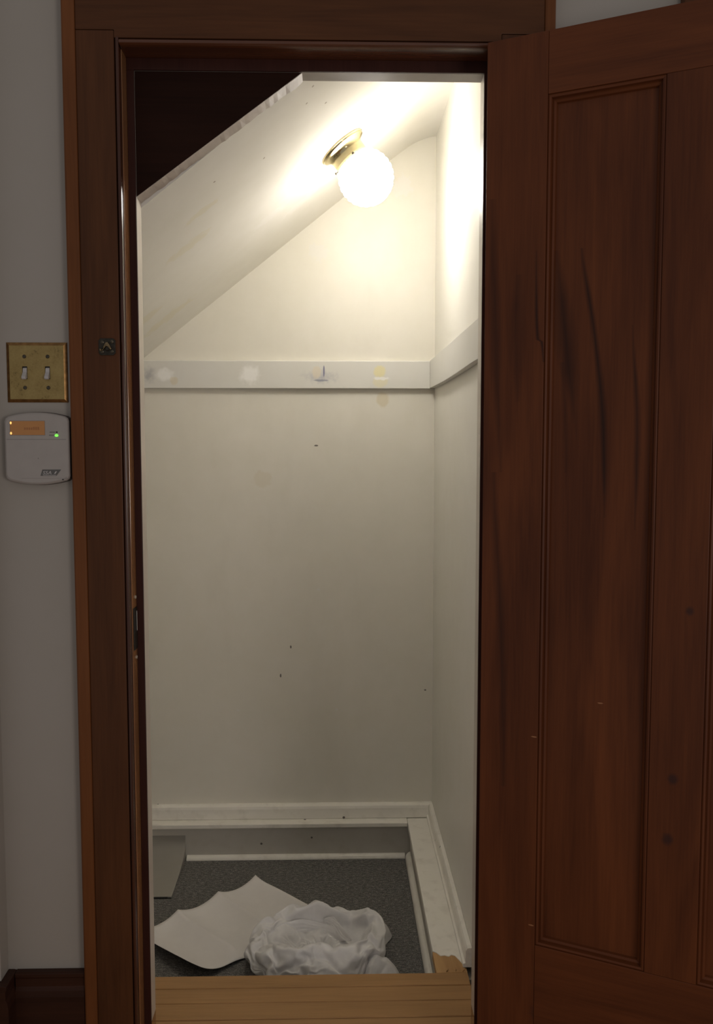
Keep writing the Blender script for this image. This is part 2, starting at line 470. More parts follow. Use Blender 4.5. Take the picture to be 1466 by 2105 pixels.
# floor: hall boards with the platform edge, one plank object per board
fl = struct(boxes('floor', 'oak', None, (-1.6, 1.6, -1.5, 0.08, -0.20, -0.018), (-1.10, 0.325, 0.08, 0.262, -0.20, -0.018)), 'narrow honey oak floorboards')
edges = [0.284, 0.2345, 0.180, 0.123, 0.066, 0.009, -0.048, -0.105]
while edges[-1] > -1.3:
    edges.append(edges[-1] - 0.057)
for i, (a, b) in enumerate(zip(edges, edges[1:])):
    if b > 0.07:
        spans = [(-0.9, 0.312)]
    elif a > -0.02:
        spans = [(JL, JR)]
    else:
        s0 = -1.6 + random.random() * 0.3
        spans = [(-1.6, -0.75), (-0.749, 0.55), (0.551, 1.6)] if i % 2 else [(-1.6, 0.9), (0.901, 1.6)]
    for x0, x1 in spans:
        dz = random.uniform(-0.0004, 0.0004)
        boxes('plank', 'oak', fl, (x0, x1, b + 0.0008, a - 0.0008, -0.018, dz), bevel=0.0016, segs=1)
boxes('riser', 'riser', fl, (-1.10, 0.238, 0.262, 0.276, -0.132, -0.018))
boxes('sunken_floor', 'riser', fl, (-1.10, 0.325, 0.27, 1.18, -0.20, -0.132))

# ---------------------------------------------------------------- painted trim inside the closet
def jag(seed, n, lo, hi):
    r = random.Random(seed)
    return [r.uniform(lo, hi) for _ in range(n)]
# right ledge, its painted board, the torn bare front end
t1 = struct(empty('trim_1'), 'white painted ledge and skirting around the sunken closet floor')
bm = bmesh.new()
tj = [(0.312, 0.330), (0.305, 0.318), (0.299, 0.334), (0.291, 0.352), (0.283, 0.356), (0.276, 0.349), (0.266, 0.354), (0.256, 0.352), (0.247, 0.366), (0.238, 0.372)]
prism(bm, [(0.238, 1.150), (0.306, 1.150)] + [(0.312, 1.150)] + tj, 'z', -0.020, 0.0005)
obj('ledge_board', bm, 'trim', t1, bevel=0.0015)
bm = bmesh.new()
prism(bm, [(0.238, 0.2845), (0.312, 0.2845)] + [(x, y - 0.0004) for x, y in tj], 'z', -0.020, -0.0015)
o = obj('bare_board_end', bm, 'bare', t1)
o['label'] = 'torn bare wood end of the white ledge'
for k, (x, y, a, b) in enumerate(((0.300, 0.300, 0.010, 0.030), (0.262, 0.292, 0.006, 0.012), (0.284, 0.296, 0.004, 0.018))):
    bm = bmesh.new()
    prism(bm, [(x, y - b / 2), (x + a * .7, y - b * .2), (x + a, y + b * .5), (x + a * .3, y + b * .3)], 'z', -0.0015, 0.0012 + k * 0.0006)
    obj('splinter', bm, 'bare', t1)
# side of the ledge, cove under it
boxes('ledge_side', 'riser', t1, (0.251, 0.325, 0.284, 1.125, -0.132, -0.020))
bm = bmesh.new()
qr = [(0.2505, -0.120)] + [(0.2505 - 0.021 * math.cos(a), -0.120 + 0.024 * math.sin(a)) for a in [i * PI / 2 / 6 for i in range(7)]]
prism(bm, qr, 'y', 0.284, 1.110)
o = obj('quarter_round', bm, 'trim', t1, smooth=False)
boxes('cover_strip', 'riser', t1, (0.2440, 0.2508, 0.30, 1.10, -0.085, -0.050))
# back ledge
boxes('back_ledge_board', 'trim', t1, (-1.10, 0.2375, 1.112, 1.18, -0.0135, 0.0005), bevel=0.002)
boxes('back_riser', 'riser', t1, (-1.10, 0.2505, 1.125, 1.178, -0.132, -0.0140))
bm = bmesh.new()
qb = [(1.1245, -0.121)] + [(1.1245 - 0.016 * math.cos(a), -0.121 + 0.014 * math.sin(a)) for a in [i * PI / 2 / 6 for i in range(7)]]
prism(bm, qb, 'x', -0.495, 0.2290)
obj('quarter_round', bm, 'trim', t1)
# baseboards: sloped faces with a proud cap
bm = bmesh.new()
prism(bm, [(1.1795, 0.001), (1.150, 0.001), (1.153, 0.034), (1.156, 0.042), (1.168, 0.046), (1.1795, 0.046)], 'x', -1.10, 0.3245)
struct(obj('baseboard_back', bm, 'trim', bevel=0.0015), 'low white painted baseboard on the back wall')
bm = bmesh.new()
prism(bm, [(0.3245, 0.001), (0.3035, 0.001), (0.3035, 0.010), (0.309, 0.012), (0.3105, 0.042), (0.314, 0.049), (0.3245, 0.050)], 'y', 0.30, 1.152)
struct(obj('baseboard_right', bm, 'trim', bevel=0.001), 'low white painted baseboard on the right wall')
# sloped fillet filling the left back corner of the well
bm = bmesh.new()
cove = [(1.124 - 0.252 * (1 - math.cos(a)) ** 1.5, -0.040 - 0.0765 * math.sin(a) ** 0.9) for a in [k * PI / 2 / 18 for k in range(19)]]
prism(bm, cove + [(0.872, -0.1195), (1.124, -0.1195)], 'x', -1.10, -0.500)
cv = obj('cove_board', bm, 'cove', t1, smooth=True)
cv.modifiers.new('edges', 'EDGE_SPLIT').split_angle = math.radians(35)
boxes('lip_gap', 'black', t1, (-1.0, -0.512, 0.866, 0.8735, -0.121, -0.1168))

# coat rails
t2 = struct(empty('trim_2'), 'pale painted coat rail around the closet walls')
bm = bmesh.new()
prism(bm, [(1.1795, 1.434), (1.162, 1.434), (1.162, 1.521), (1.164, 1.523), (1.1795, 1.523)], 'x', -1.05, 0.3075)
obj('back_rail', bm, 'rail', t2, bevel=0.001)
bm = bmesh.new()
n = 14
for i in range(n):
    pass
def railpt(i, j):
    y = 0.082 + (1.1795 - 0.082) * i / 14
    dip = -0.004 * math.sin(PI * min(1, max(0, (y - 0.3) / 0.86)))
    return [(0.3245, y, 1.436 + dip), (0.308, y, 1.436 + dip), (0.308, y, 1.524), (0.3245, y, 1.526)][j]
V = [[bm.verts.new(railpt(i, j)) for j in range(4)] for i in range(15)]
for a, b in zip(V, V[1:]):
    for j in range(4):
        bm.faces.new((a[j], b[j], b[(j + 1) % 4], a[(j + 1) % 4]))
bm.faces.new(V[0])
bm.faces.new(V[-1])
obj('right_rail', bm, 'rail', t2, bevel=0.001)

# ---------------------------------------------------------------- door casing, jambs, stops
t3 = struct(empty('trim_3'), 'dark mahogany casing and jambs of the closet door')
CF = -0.022
for sx in (-1, 1):
    xi = -0.4070 if sx < 0 else 0.3110        # inner edge of the flat board
    xo = -0.4775 if sx < 0 else 0.391
    xb = -0.5035 if sx < 0 else 0.412
    lo, hi = sorted((xi, xo))
    boxes('side_casing', 'wood_z', t3, (lo, hi, CF, -0.0002, 0.0, 2.0115), bevel=0.0015)
    # back band, proud of the board
    poly = [(xo, -0.0002), (xo, -0.0235), (xo + sx * 0.002, -0.0255), (xb - sx * 0.005, -0.0265), (xb - sx * 0.002, -0.024), (xb, -0.018), (xb, -0.0002)]
    prisms('back_band', 'wood_band', t3, poly, 'z', 0.0, 2.16, bevel=0.001)
    # rounded bead along the inner edge
    xe = JL - 0.001 if sx < 0 else JR + 0.001
    d = 1 if sx < 0 else -1
    poly = [(xi + d * .0005, -0.0002), (xi + d * .0005, -0.017), (xi + d * .002, -0.0175), (xi + d * .003, -0.0225), (xi + d * .006, -0.0245),
            (xi + d * .009, -0.0230), (xe - d * .001, -0.018), (xe, -0.012), (xe, -0.0002)]
    prisms('bead', 'bead', t3, poly, 'z', 0.0, HZ + 0.012, bevel=0.0006)
    # jamb and stop
    jx0, jx1 = (JL - 0.018, JL) if sx < 0 else (JR, JR + 0.018)
    boxes('jamb', 'jamb', t3, (jx0, jx1, 0.0, 0.08, 0.0, HZ), bevel=0.0008)
    s0, s1 = (JL, JL + 0.014) if sx < 0 else (JR - 0.0135, JR)
    boxes('stop', 'stop', t3, (s0, s1, 0.035, 0.0405, 0.0, HZ - 0.022), bevel=0.0008)
    boxes('painted_stop_edge', 'edge_paint', t3, (s0, s1, 0.0407, 0.080, 0.055, HZ - 0.022), bevel=0.0008)
    boxes('bare_stop_foot', 'jamb', t3, (s0, s1, 0.0407, 0.080, 0.0, 0.0548))
# head
bm = bmesh.new()
prism(bm, [(-0.4773, 2.0125), (-0.4066, 2.0125), (-0.4066, 1.9985), (0.3106, 1.9985), (0.3106, 2.0125), (0.3908, 2.0125), (0.3908, 2.16), (-0.4773, 2.16)], 'y', CF, -0.0002)
obj('head_casing', bm, 'wood_x', t3, bevel=0.0012)
poly = [(-0.0002, HZ + .0112), (-0.017, HZ + .0112), (-0.0175, HZ + .0095), (-0.0225, HZ + .0085), (-0.0245, HZ + .0055), (-0.023, HZ + .0025), (-0.018, HZ + .0005), (-0.012, HZ - .0005), (-0.0002, HZ - .0005)]
prisms('head_bead', 'jamb_x', t3, poly, 'x', JL, JR, bevel=0.0006)
boxes('head_jamb', 'jamb_x', t3, (JL - 0.018, JR + 0.018, 0.0, 0.08, HZ, HZ + 0.018))
boxes('head_stop', 'stop', t3, (JL, JR, 0.035, 0.0405, HZ - 0.022, HZ), bevel=0.0008)
boxes('scuffed_head_edge', 'head_edge', t3, (JL, JR, 0.0407, 0.080, HZ - 0.0218, HZ))
# triangular transom board closing the corner under the stairs
def strip_edge(t):
    return (-0.3840 + (-0.0635 + 0.3840) * t, 1.7305 + (1.9650 - 1.7305) * t)
tri = [(-0.3838, 1.730), (-0.0640, 1.9645), (-0.3838, 1.9645)]
tp = struct(empty('trim_4'), 'dark triangular board filling the corner under the stair slope')
prisms('corner_board', 'transom', tp, tri, 'y', 0.041, 0.060)
bm = bmesh.new()
N = 40
ra = jag(3, N + 1, -0.0012, 0.0012)
rb = jag(4, N + 1, -0.0015, 0.0015)
for i in range(N):
    q = []
    for k in (i, i + 1):
        x, z = strip_edge(k / N)
        q.append(((x + .0004, 0.0412, z - 0.0010 + ra[k] * .3), (x + .0004, 0.0795 + rb[k], z - 0.0030 + ra[k])))
    dn = Vector((-0.587, 0, 0.809)) * 0.004
    vs = [bm.verts.new(p) for p in (q[0][0], q[0][1], q[1][1], q[1][0])]
    vt = [bm.verts.new(Vector(p) + dn) for p in (q[0][0], q[0][1], q[1][1], q[1][0])]
    bm.faces.new(vs)
    bm.faces.new(vt[::-1])
    for a in range(4):
        bm.faces.new((vs[a], vt[a], vt[(a + 1) % 4], vs[(a + 1) % 4]))
obj('rough_edge_strip', bm, 'edge_rough', tp)
bm = bmesh.new()
prism(bm, [(-0.3838, 1.740), (-0.0780, 1.9640), (-0.3838, 1.9640)], 'y', 0.0605, 0.0795)
obj('backing_board', bm, 'transom', tp)

# hall baseboard, with its return around the corner of the wall
bbp = [(-0.0002, 0.0), (-0.020, 0.0), (-0.020, 0.150), (-0.018, 0.162), (-0.015, 0.170), (-0.015, 0.186), (-0.017, 0.190), (-0.017, 0.197), (-0.012, 0.1985), (-0.0002, 0.1985)]
bm = bmesh.new()
prism(bm, bbp, 'x', -0.642, -0.5040)
prism(bm, [(-0.66 - y, z) for y, z in bbp], 'y', -0.0600, -0.0005)
prism(bm, [(y - 0.04, z) for y, z in bbp], 'x', -1.6, -0.6602)
struct(obj('baseboard_left', bm, 'base', bevel=0.0008), 'dark wooden hall baseboard left of the door casing')
bm = bmesh.new()
prism(bm, bbp, 'x', 0.4125, 1.6)
struct(obj('baseboard_front', bm, 'base', bevel=0.0008), 'dark wooden hall baseboard behind the open door')
# neighbouring casing, top right
t5 = struct(empty('trim_5'), 'dark wooden casing on the hall wall beyond the open door')
boxes('neighbour_casing', 'wood_z', t5, (0.652, 0.76, -0.022, -0.0002, 0.2, 2.25), bevel=0.002)

# ---------------------------------------------------------------- the open panel door
dr = struct(empty('door_1', (0.2775, -0.062, 0), math.radians(-27)), 'open mahogany closet door with tall recessed panels')
DT, DB, DW = 1.979, 0.012, 0.693
def dpart(name, x0, x1, z0, z1, mat='door', y0=0.0, y1=0.035):
    return boxes(name, mat, dr, (x0, x1, y0, y1, z0, z1), bevel=0.0012)
dpart('stile', 0.0, 0.112, DB, DT)
dpart('stile', 0.600, DW, DB, DT)
dpart('mullion', 0.312, 0.400, 0.3002, 1.8698)
dpart('rail', 0.1123, 0.5997, 1.870, DT, 'door_x')
dpart('rail', 0.1123, 0.5997, DB, 0.300, 'door_x')
for x0, x1 in ((0.1123, 0.3117), (0.4003, 0.5997)):
    boxes('panel', 'door', dr, (x0 + 0.004, x1 - 0.004, 0.0165, 0.0260, 0.304, 1.866))
    # moulded sticking round the panel, mitred corners
    pf = [(0.0, 0.0190), (0.0, 0.0024), (0.0028, 0.0006), (0.0058, 0.0020), (0.0068, 0.0090), (0.0095, 0.0082), (0.0128, 0.0110), (0.0140, 0.0160), (0.0140, 0.0190)]
    z0, z1 = 0.3004, 1.8696
    cs = [(x0, z0, 1, 1), (x1, z0, -1, 1), (x1, z1, -1, -1), (x0, z1, 1, -1)]
    for k in range(4):
        a, b = cs[k], cs[(k + 1) % 4]
        bm = bmesh.new()
        A = [bm.verts.new((a[0] + a[2] * u, y, a[1] + a[3] * u)) for u, y in pf]
        B = [bm.verts.new((b[0] + b[2] * u, y, b[1] + b[3] * u)) for u, y in pf]
        bm.faces.new(A)
        bm.faces.new(B[::-1])
        for i in range(len(pf)):
            j = (i + 1) % len(pf)
            bm.faces.new((A[i], B[i], B[j], A[j]))
        obj('panel_moulding', bm, 'door' if k % 2 else 'door_x', dr)

# ---------------------------------------------------------------- carpet
bm = bmesh.new()
box(bm, -1.09, 0.2285, 0.2765, 0.8655, -0.1318, -0.120)
box(bm, -0.4998, 0.2285, 0.8655, 1.1078, -0.1318, -0.120)
thing(obj('carpet', bm, 'carpet'), 'charcoal grey flecked carpet on the sunken closet floor', 'carpet')

# ---------------------------------------------------------------- ceiling lamp
th = math.atan(0.79)
nrm = Vector((math.sin(th), 0, -math.cos(th)))
base = Vector((0.0185, 0.676, 2.0375))
ax = nrm
ux = Vector((math.cos(th), 0, math.sin(th)))
uy = ax.cross(ux)
MX = Matrix.Translation(base) @ Matrix(((ux.x, uy.x, ax.x), (ux.y, uy.y, ax.y), (ux.z, uy.z, ax.z))).to_4x4()
lamp = thing(empty('ceiling_lamp', base), 'brass ceiling lamp with a lit white ribbed globe on the sloped ceiling', 'lamp')
MXL = Matrix.Translation(-base) @ MX
bm = bmesh.new()
lathe(bm, [(0.050, 0.0006), (0.0655, 0.0006), (0.0672, 0.0025), (0.0660, 0.0045), (0.0640, 0.0050), (0.0645, 0.0068), (0.0625, 0.0090), (0.0575, 0.0115),
           (0.0525, 0.0150), (0.0500, 0.0200), (0.0490, 0.0265), (0.0485, 0.0400), (0.0480, 0.0485), (0.0492, 0.0500), (0.0480, 0.0508), (0.030, 0.0508)], 72, MXL)
obj('canopy', bm, 'lamp_brass', lamp, smooth=True)
for k, ang in enumerate((PI * 1.0 + 0.05, -PI / 2 - 0.15, PI / 2)):
    d = Vector((math.cos(ang), math.sin(ang), 0))
    c = Vector((0, 0, 0.0455)) + d * 0.0482
    q = d.to_track_quat('Z', 'Y').to_matrix().to_4x4()
    bm = bmesh.new()
    lathe(bm, [(0.0013, -0.004), (0.0013, 0.007), (0.0034, 0.007), (0.0034, 0.0085), (0.002, 0.0098)], 12, MXL @ Matrix.Translation(c) @ q)
    obj('thumb_screw', bm, 'screw', lamp, smooth=False)
t = NT('lit_opal_glass')
t.b.inputs['Emission Color'].default_value = LAMP_COLOR
# the bulb sits towards the tip of the globe, so the glass glows brighter there than at the fitter
GR, GC = 0.0736, 0.1025
dt = t.n('ShaderNodeVectorMath', operation='DOT_PRODUCT')
t.l(t.co, dt.inputs[0])
dt.inputs[1].default_value = nrm / GR
t.l(t.math('MULTIPLY', t.math('MAXIMUM', t.math('ADD', t.math('MULTIPLY', t.math('SUBTRACT', dt.outputs['Value'], GC / GR), 0.62), 0.78), 0.1), LAMP_STRENGTH), t.b.inputs['Emission Strength'])
M['globe'] = t.fin((0.85, 0.84, 0.80), 0.15)
GR, GC = 0.0736, 0.1025
bm = bmesh.new()
NU, NV = 224, 120
ph0 = math.acos(min(1, 0.043 / GR))
def gp(i, j):
    lon = 2 * PI * i / NU
    ph = -PI / 2 + 0.02 + (PI - 0.02 - (PI / 2 - (PI / 2 - math.asin(0.043 / GR)))) * j / (NV - 1)
    k = math.sqrt(abs(math.cos(14 * ph))) * (0.7 + 0.3 * math.sqrt(abs(math.cos(14 * lon))))
    r = GR * (0.935 + 0.072 * k)
    return MXL @ Vector((r * math.cos(ph) * math.cos(lon), r * math.cos(ph) * math.sin(lon), GC - r * math.sin(ph)))
g = grid(bm, gp, NU, NV, wrap=True)
bm.faces.new([g[i][0] for i in range(NU)])
obj('globe', bm, 'globe', lamp, smooth=True)
bm = bmesh.new()
lathe(bm, [(0.0425, 0.036), (0.0432, 0.050), (0.0437, 0.0545)], 60, MXL, caps=False)
obj('globe_neck', bm, 'ivory', lamp, smooth=True)

# ---------------------------------------------------------------- light switch plate
sw = thing(empty('switch_plate', (-0.5697, -0.0003, 1.3885)), 'tarnished brass double light switch plate on the hall wall', 'switch')
def rect_loft(bm, levels):
    R = []
    for hx, hz, y in levels:
        R.append([bm.verts.new(p) for p in ((-hx, y, -hz), (hx, y, -hz), (hx, y, hz), (-hx, y, hz))])
    for a, b in zip(R, R[1:]):
        for i in range(4):
            bm.faces.new((a[i], a[(i + 1) % 4], b[(i + 1) % 4], b[i]))
    return R
bm = bmesh.new()
rect_loft(bm, [(0.0572, 0.0565, 0.0), (0.0575, 0.0568, -0.0012), (0.0515, 0.0508, -0.0044)])
obj('bevelled_rim', bm, 'brass_edge', sw)
bm = bmesh.new()
xs = [-0.0515, -0.0275, -0.0180, 0.0155, 0.0250, 0.0515]
zs = [-0.0508, -0.0125, 0.0115, 0.0508]
gv = {(i, j): bm.verts.new((x, -0.0044, z)) for i, x in enumerate(xs) for j, z in enumerate(zs)}
for i in range(5):
    for j in range(3):
        if j == 1 and i in (1, 3):
            continue
        bm.faces.new((gv[i, j], gv[i + 1, j], gv[i + 1, j + 1], gv[i, j + 1]))
ret = bmesh.ops.extrude_face_region(bm, geom=bm.faces[:])
for v in ret['geom']:
    if isinstance(v, bmesh.types.BMVert):
        v.co.y += 0.0025
obj('face_plate', bm, 'brass', sw)
for x in (-0.0285, 0.0145):
    boxes('slot_back', 'black', sw, (x, x + 0.0115, -0.0016, -0.0004, -0.0135, 0.0125))
for cx in (-0.02275, 0.02025):
    bm = bmesh.new()
    prism(bm, [(-0.0017, 0.0095), (-0.0050, 0.0080), (-0.0060, 0.0010), (-0.0143, -0.0088), (-0.0136, -0.0125), (-0.0108, -0.0140), (-0.0017, -0.0110)], 'x', cx - 0.0039, cx + 0.0039)
    obj('toggle', bm, 'ivory', sw, bevel=0.0012)
for cx in (-0.0228, 0.0212):
    for cz in (0.0300, -0.0290):
        bm = bmesh.new()
        lathe(bm, [(0.0036, 0.0), (0.0036, 0.0008), (0.0028, 0.0016), (0.0010, 0.0019)], 16, Matrix.Translation((cx, -0.0043, cz)) @ Matrix.Rotation(PI / 2, 4, 'X'))
        s = obj('screw', bm, 'screw', sw, smooth=False)
        a = random.uniform(0, PI)
        bm = bmesh.new()
        q = [(-0.0028, -0.0004), (0.0028, -0.0004), (0.0028, 0.0004), (-0.0028, 0.0004)]
        q = [(cx + x * math.cos(a) - z * math.sin(a), cz + x * math.sin(a) + z * math.cos(a)) for x, z in q]
        prism(bm, q, 'y', -0.0065, -0.0060)
        obj('screw_slot', bm, 'black', s)

# ---------------------------------------------------------------- alarm keypad
kx, kz = -0.5685, 1.2435
kp = thing(empty('alarm_keypad', (kx, -0.0003, kz)), 'pale grey alarm keypad with amber screen below the switch plate', 'keypad')
def keypad_outline(k=0.0):
    hw, hz, bulge, r = 0.0610 - k, 0.0590 - k, 0.0100, 0.007
    pts = []
    n = 14
    for i in range(n + 1):
        x = -hw + r + (2 * hw - 2 * r) * i / n
        pts.append((x, hz + bulge * (1 - (x / hw) ** 2)))
    pts.append((hw - r * .3, hz - r * .2))
    pts.append((hw, hz - r))
    pts.append((hw, -hz + r))
    pts.append((hw - r * .3, -hz + r * .2))
    for i in range(n + 1):
        x = hw - r - (2 * hw - 2 * r) * i / n
        pts.append((x, -hz - bulge * (1 - (x / hw) ** 2)))
    pts.append((-hw + r * .3, -hz + r * .2))
    pts.append((-hw, -hz + r))
    pts.append((-hw, hz - r))
    pts.append((-hw + r * .3, hz - r * .2))
    return pts
bm = bmesh.new()
lv = [(0.0, -0.0130), (0.0, -0.0165), (0.0014, -0.0195), (0.0042, -0.0215)]
R = [[bm.verts.new((x, y, z)) for x, z in keypad_outline(k)] for k, y in lv]
n = len(R[0])
for a, b in zip(R, R[1:]):
    for i in range(n):
        bm.faces.new((a[i], a[(i + 1) % n], b[(i + 1) % n], b[i]))
bm.faces.new(R[0][::-1])
bm.faces.new(R[-1])
obj('cover', bm, 'plastic', kp)
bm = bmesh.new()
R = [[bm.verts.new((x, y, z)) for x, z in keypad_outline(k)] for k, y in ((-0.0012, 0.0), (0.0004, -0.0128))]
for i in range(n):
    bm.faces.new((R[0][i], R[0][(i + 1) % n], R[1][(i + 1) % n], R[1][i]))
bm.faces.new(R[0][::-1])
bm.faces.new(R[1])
obj('shaded_back_shell', bm, 'shell', kp)  # rear half of the body, side shade put into its colour
FY = -0.0215
boxes('door_seam', 'plastic_seam', kp, (-0.0555, 0.0560, FY - 0.0002, FY + 0.001, 0.0172, 0.0179))
boxes('lower_seam', 'plastic_seam', kp, (-0.030, 0.0560, FY - 0.00015, FY + 0.001, -0.0566, -0.0563))
boxes('screen_frame', 'plastic_seam', kp, (-0.0492, 0.0172, FY - 0.0001, FY + 0.002, 0.0252, 0.0528))
scr = boxes('screen', 'lcd', kp, (-0.0486, 0.0166, FY - 0.0004, FY + 0.001, 0.0258, 0.0522))
boxes('screen_lettering', 'lcd_ink', scr, *[(-0.022 + i * 0.0042, -0.0190 + i * 0.0042, FY - 0.0006, FY, 0.0355, 0.0400 + (0.0012 if i > 3 else 0)) for i in range(7)])
for z in (0.0486, 0.0292):
    bm = bmesh.new()
    bmesh.ops.create_uvsphere(bm, u_segments=12, v_segments=8, radius=0.0021, matrix=Matrix.Translation((-0.0470, FY - 0.0002, z)) @ Matrix.Diagonal((0.9, 0.5, 1.25, 1)))
    obj('backlight', bm, 'lcd_hot', scr, smooth=True)
bm = bmesh.new()
bmesh.ops.create_uvsphere(bm, u_segments=14, v_segments=8, radius=0.0032, matrix=Matrix.Translation((0.0385, FY, 0.0250)) @ Matrix.Diagonal((1.05, 0.6, 0.75, 1)))
obj('green_led', bm, 'led', kp, smooth=True)
bm = bmesh.new()
bmesh.ops.create_uvsphere(bm, u_segments=10, v_segments=6, radius=0.0019, matrix=Matrix.Translation((0.0392, FY, 0.0312)) @ Matrix.Diagonal((1.0, 0.4, 0.8, 1)))
obj('unlit_led', bm, 'black', kp, smooth=True)
def text(name, s, size, loc, mat, parent, shear=0.0, wide=1.0, depth=0.00015):
    c = bpy.data.curves.new(name, 'FONT')
    c.body = s
    c.size = size
    c.shear = shear
    c.extrude = depth
    c.resolution_u = 3
    o = bpy.data.objects.new(name, c)
    COL.objects.link(o)
    dg = bpy.context.evaluated_depsgraph_get()
    me = bpy.data.meshes.new_from_object(o.evaluated_get(dg))
    bpy.data.objects.remove(o)
    me.materials.clear()
    me.materials.append(M[mat])
    o = bpy.data.objects.new(name, me)
    COL.objects.link(o)
    o.parent = parent
    o.location = loc
    o.rotation_euler = (PI / 2, 0, 0)
    o.scale = (wide, 1, 1)
    return o
text('lettering', 'ARMED', 0.0034, (0.0255, FY - 0.0001, 0.0300), 'ink', kp)
text('lettering', 'READY', 0.0034, (0.0245, FY - 0.0001, 0.0242), 'ink', kp)
lg = empty('logo', (0, 0, 0))
lg.parent = kp
bm = bmesh.new()
prism(bm, [(0.0062, -0.0517), (0.0365, -0.0517), (0.0455, -0.0397), (0.0100, -0.0397)], 'y', FY - 0.00025, FY + 0.0005)
obj('logo_plate', bm, 'ink', lg)
text('lettering', 'SSA', 0.0092, (0.0100, FY - 0.0003, -0.0488), 'ink_light', lg, 0.22, 1.18)
bm = bmesh.new()
prism(bm, [(0.0322, -0.0478), (0.0345, -0.0478), (0.0375, -0.0432), (0.0352, -0.0432)], 'y', FY - 0.0004, FY)
prism(bm, [(0.0110, -0.05065), (0.0355, -0.05065), (0.0358, -0.0500), (0.0112, -0.0500)], 'y', FY - 0.0004, FY)
obj('stripe', bm, 'ink_light', lg)
for x, z, r in ((0.0485, -0.0589, 0.0013), (0.0028, -0.0185, 0.0006)):
    bm = bmesh.new()
    lathe(bm, [(r, -0.0005), (r, 0.0003)], 12, Matrix.Translation((x, FY, z)) @ Matrix.Rotation(PI / 2, 4, 'X'))
    obj('pin_hole', bm, 'black', kp)

# ---------------------------------------------------------------- bolt keeper on the left casing
ke = thing(empty('bolt_keeper', (-0.4306, -0.0221, 1.4352)), 'small blackened square bolt keeper screwed to the left door casing', 'door hardware')
bm = bmesh.new()
h = 0.0158
oct_ = [(-h, -h + .004), (-h + .004, -h), (h - .004, -h), (h, -h + .004), (h, h - .004), (h - .004, h), (-h + .004, h), (-h, h - .004)]
prism(bm, oct_, 'y', -0.0022, 0.0)
obj('plate', bm, 'bronze', ke, bevel=0.0006)
bm = bmesh.new()
prism(bm, [(-0.0135, -0.0035), (-0.0085, -0.0050), (-0.0020, 0.0075), (0.0020, 0.0090), (0.0050, 0.0050), (0.0095, -0.0045), (0.0070, -0.0060), (0.0015, 0.0005), (-0.0015, 0.0005), (-0.0070, -0.0065), (-0.0125, -0.0095)], 'y', -0.0068, -0.0023)
obj('catch', bm, 'bronze_worn', ke, bevel=0.0012)
bm = bmesh.new()
lathe(bm, [(0.0048, 0), (0.0048, 0.002), (0.003, 0.0036)], 14, Matrix.Translation((0.0010, -0.0023, -0.0035)) @ Matrix.Rotation(PI / 2, 4, 'X'))
obj('boss', bm, 'bronze', ke)
for x, z in ((-0.0090, -0.0090), (0.0095, -0.0085), (-0.0085, 0.0085), (0.0095, 0.0095)):
    bm = bmesh.new()
    lathe(bm, [(0.0032, 0), (0.0032, 0.0008), (0.0015, 0.0017)], 12, Matrix.Translation((x, -0.0023, z)) @ Matrix.Rotation(PI / 2, 4, 'X'))
    obj('screw', bm, 'screw', ke)

# ---------------------------------------------------------------- strike plate on the left jamb
sp = thing(empty('strike_plate', (JL + 0.0002, 0.017, 0.888)), 'dark worn strike plate let into the left door jamb', 'door hardware')
boxes('plate', 'bronze', sp, (0.0, 0.0016, -0.0130, 0.0160, -0.042, 0.042), bevel=0.0006)
boxes('latch_hole', 'black', sp, (0.0016, 0.0020, -0.0090, 0.0070, -0.004, 0.030))
boxes('lip', 'steel', sp, (0.0017, 0.0026, 0.0090, 0.0115, -0.006, 0.034), bevel=0.0004)
for z in (0.0615, -0.0595):
    bm = bmesh.new()
    lathe(bm, [(0.0042, -0.0002), (0.0042, 0.0010), (0.0022, 0.0024)], 14, Matrix.Translation((0.0, 0.0085, z)) @ Matrix.Rotation(PI / 2, 4, 'Y'))
    obj('screw', bm, 'steel', sp)

# ---------------------------------------------------------------- folded paper sheet on the carpet
CZ = -0.120
A, B = Vector((-0.252, 0.945, 0)), Vector((-0.560, 0.640, 0))
D = Vector((-0.042, 0.745, 0))
U, V2 = B - A, D - A
bm = bmesh.new()
NUp, NVp = 61, 33
def pz(s, t):
    k = s * 3
    f = k - math.floor(k) if k < 3 else 1.0
    seg = min(2, int(k))
    sag = (2 * abs(f - 0.5)) ** 2.0                      # cusps at the creases, hollow between
    lift = 0.009 + 0.019 * sag
    if seg == 2:
        lift += 0.016 * f ** 2 * (0.4 + 0.9 * t)
    lift += 0.010 * max(0, (abs(t - 0.5) - 0.3) / 0.2) ** 2 * (1 if t < 0.5 else 0.3)
    lift += 0.002 * math.sin(5 * t + 3 * s)
    return CZ + max(0.002, lift - 0.006)
def pp(i, j):
    s, t = i / (NUp - 1), j / (NVp - 1)
    p = A + U * s + V2 * t
    d = math.hypot(p.x + 0.058, p.y - 0.545)                # pressed flat where the bag lies on it
    k = min(1, max(0, (d - 0.175) / 0.06))
    k = k * k * (3 - 2 * k)
    return (p.x, p.y, CZ + 0.0016 + (pz(s, t) - CZ - 0.0016) * k)
grid(bm, pp, NUp, NVp)
thing(obj('paper_sheet', bm, 'paper', smooth=True, solid=0.0004), 'white paper sheet with two fold creases lying on the carpet', 'paper')

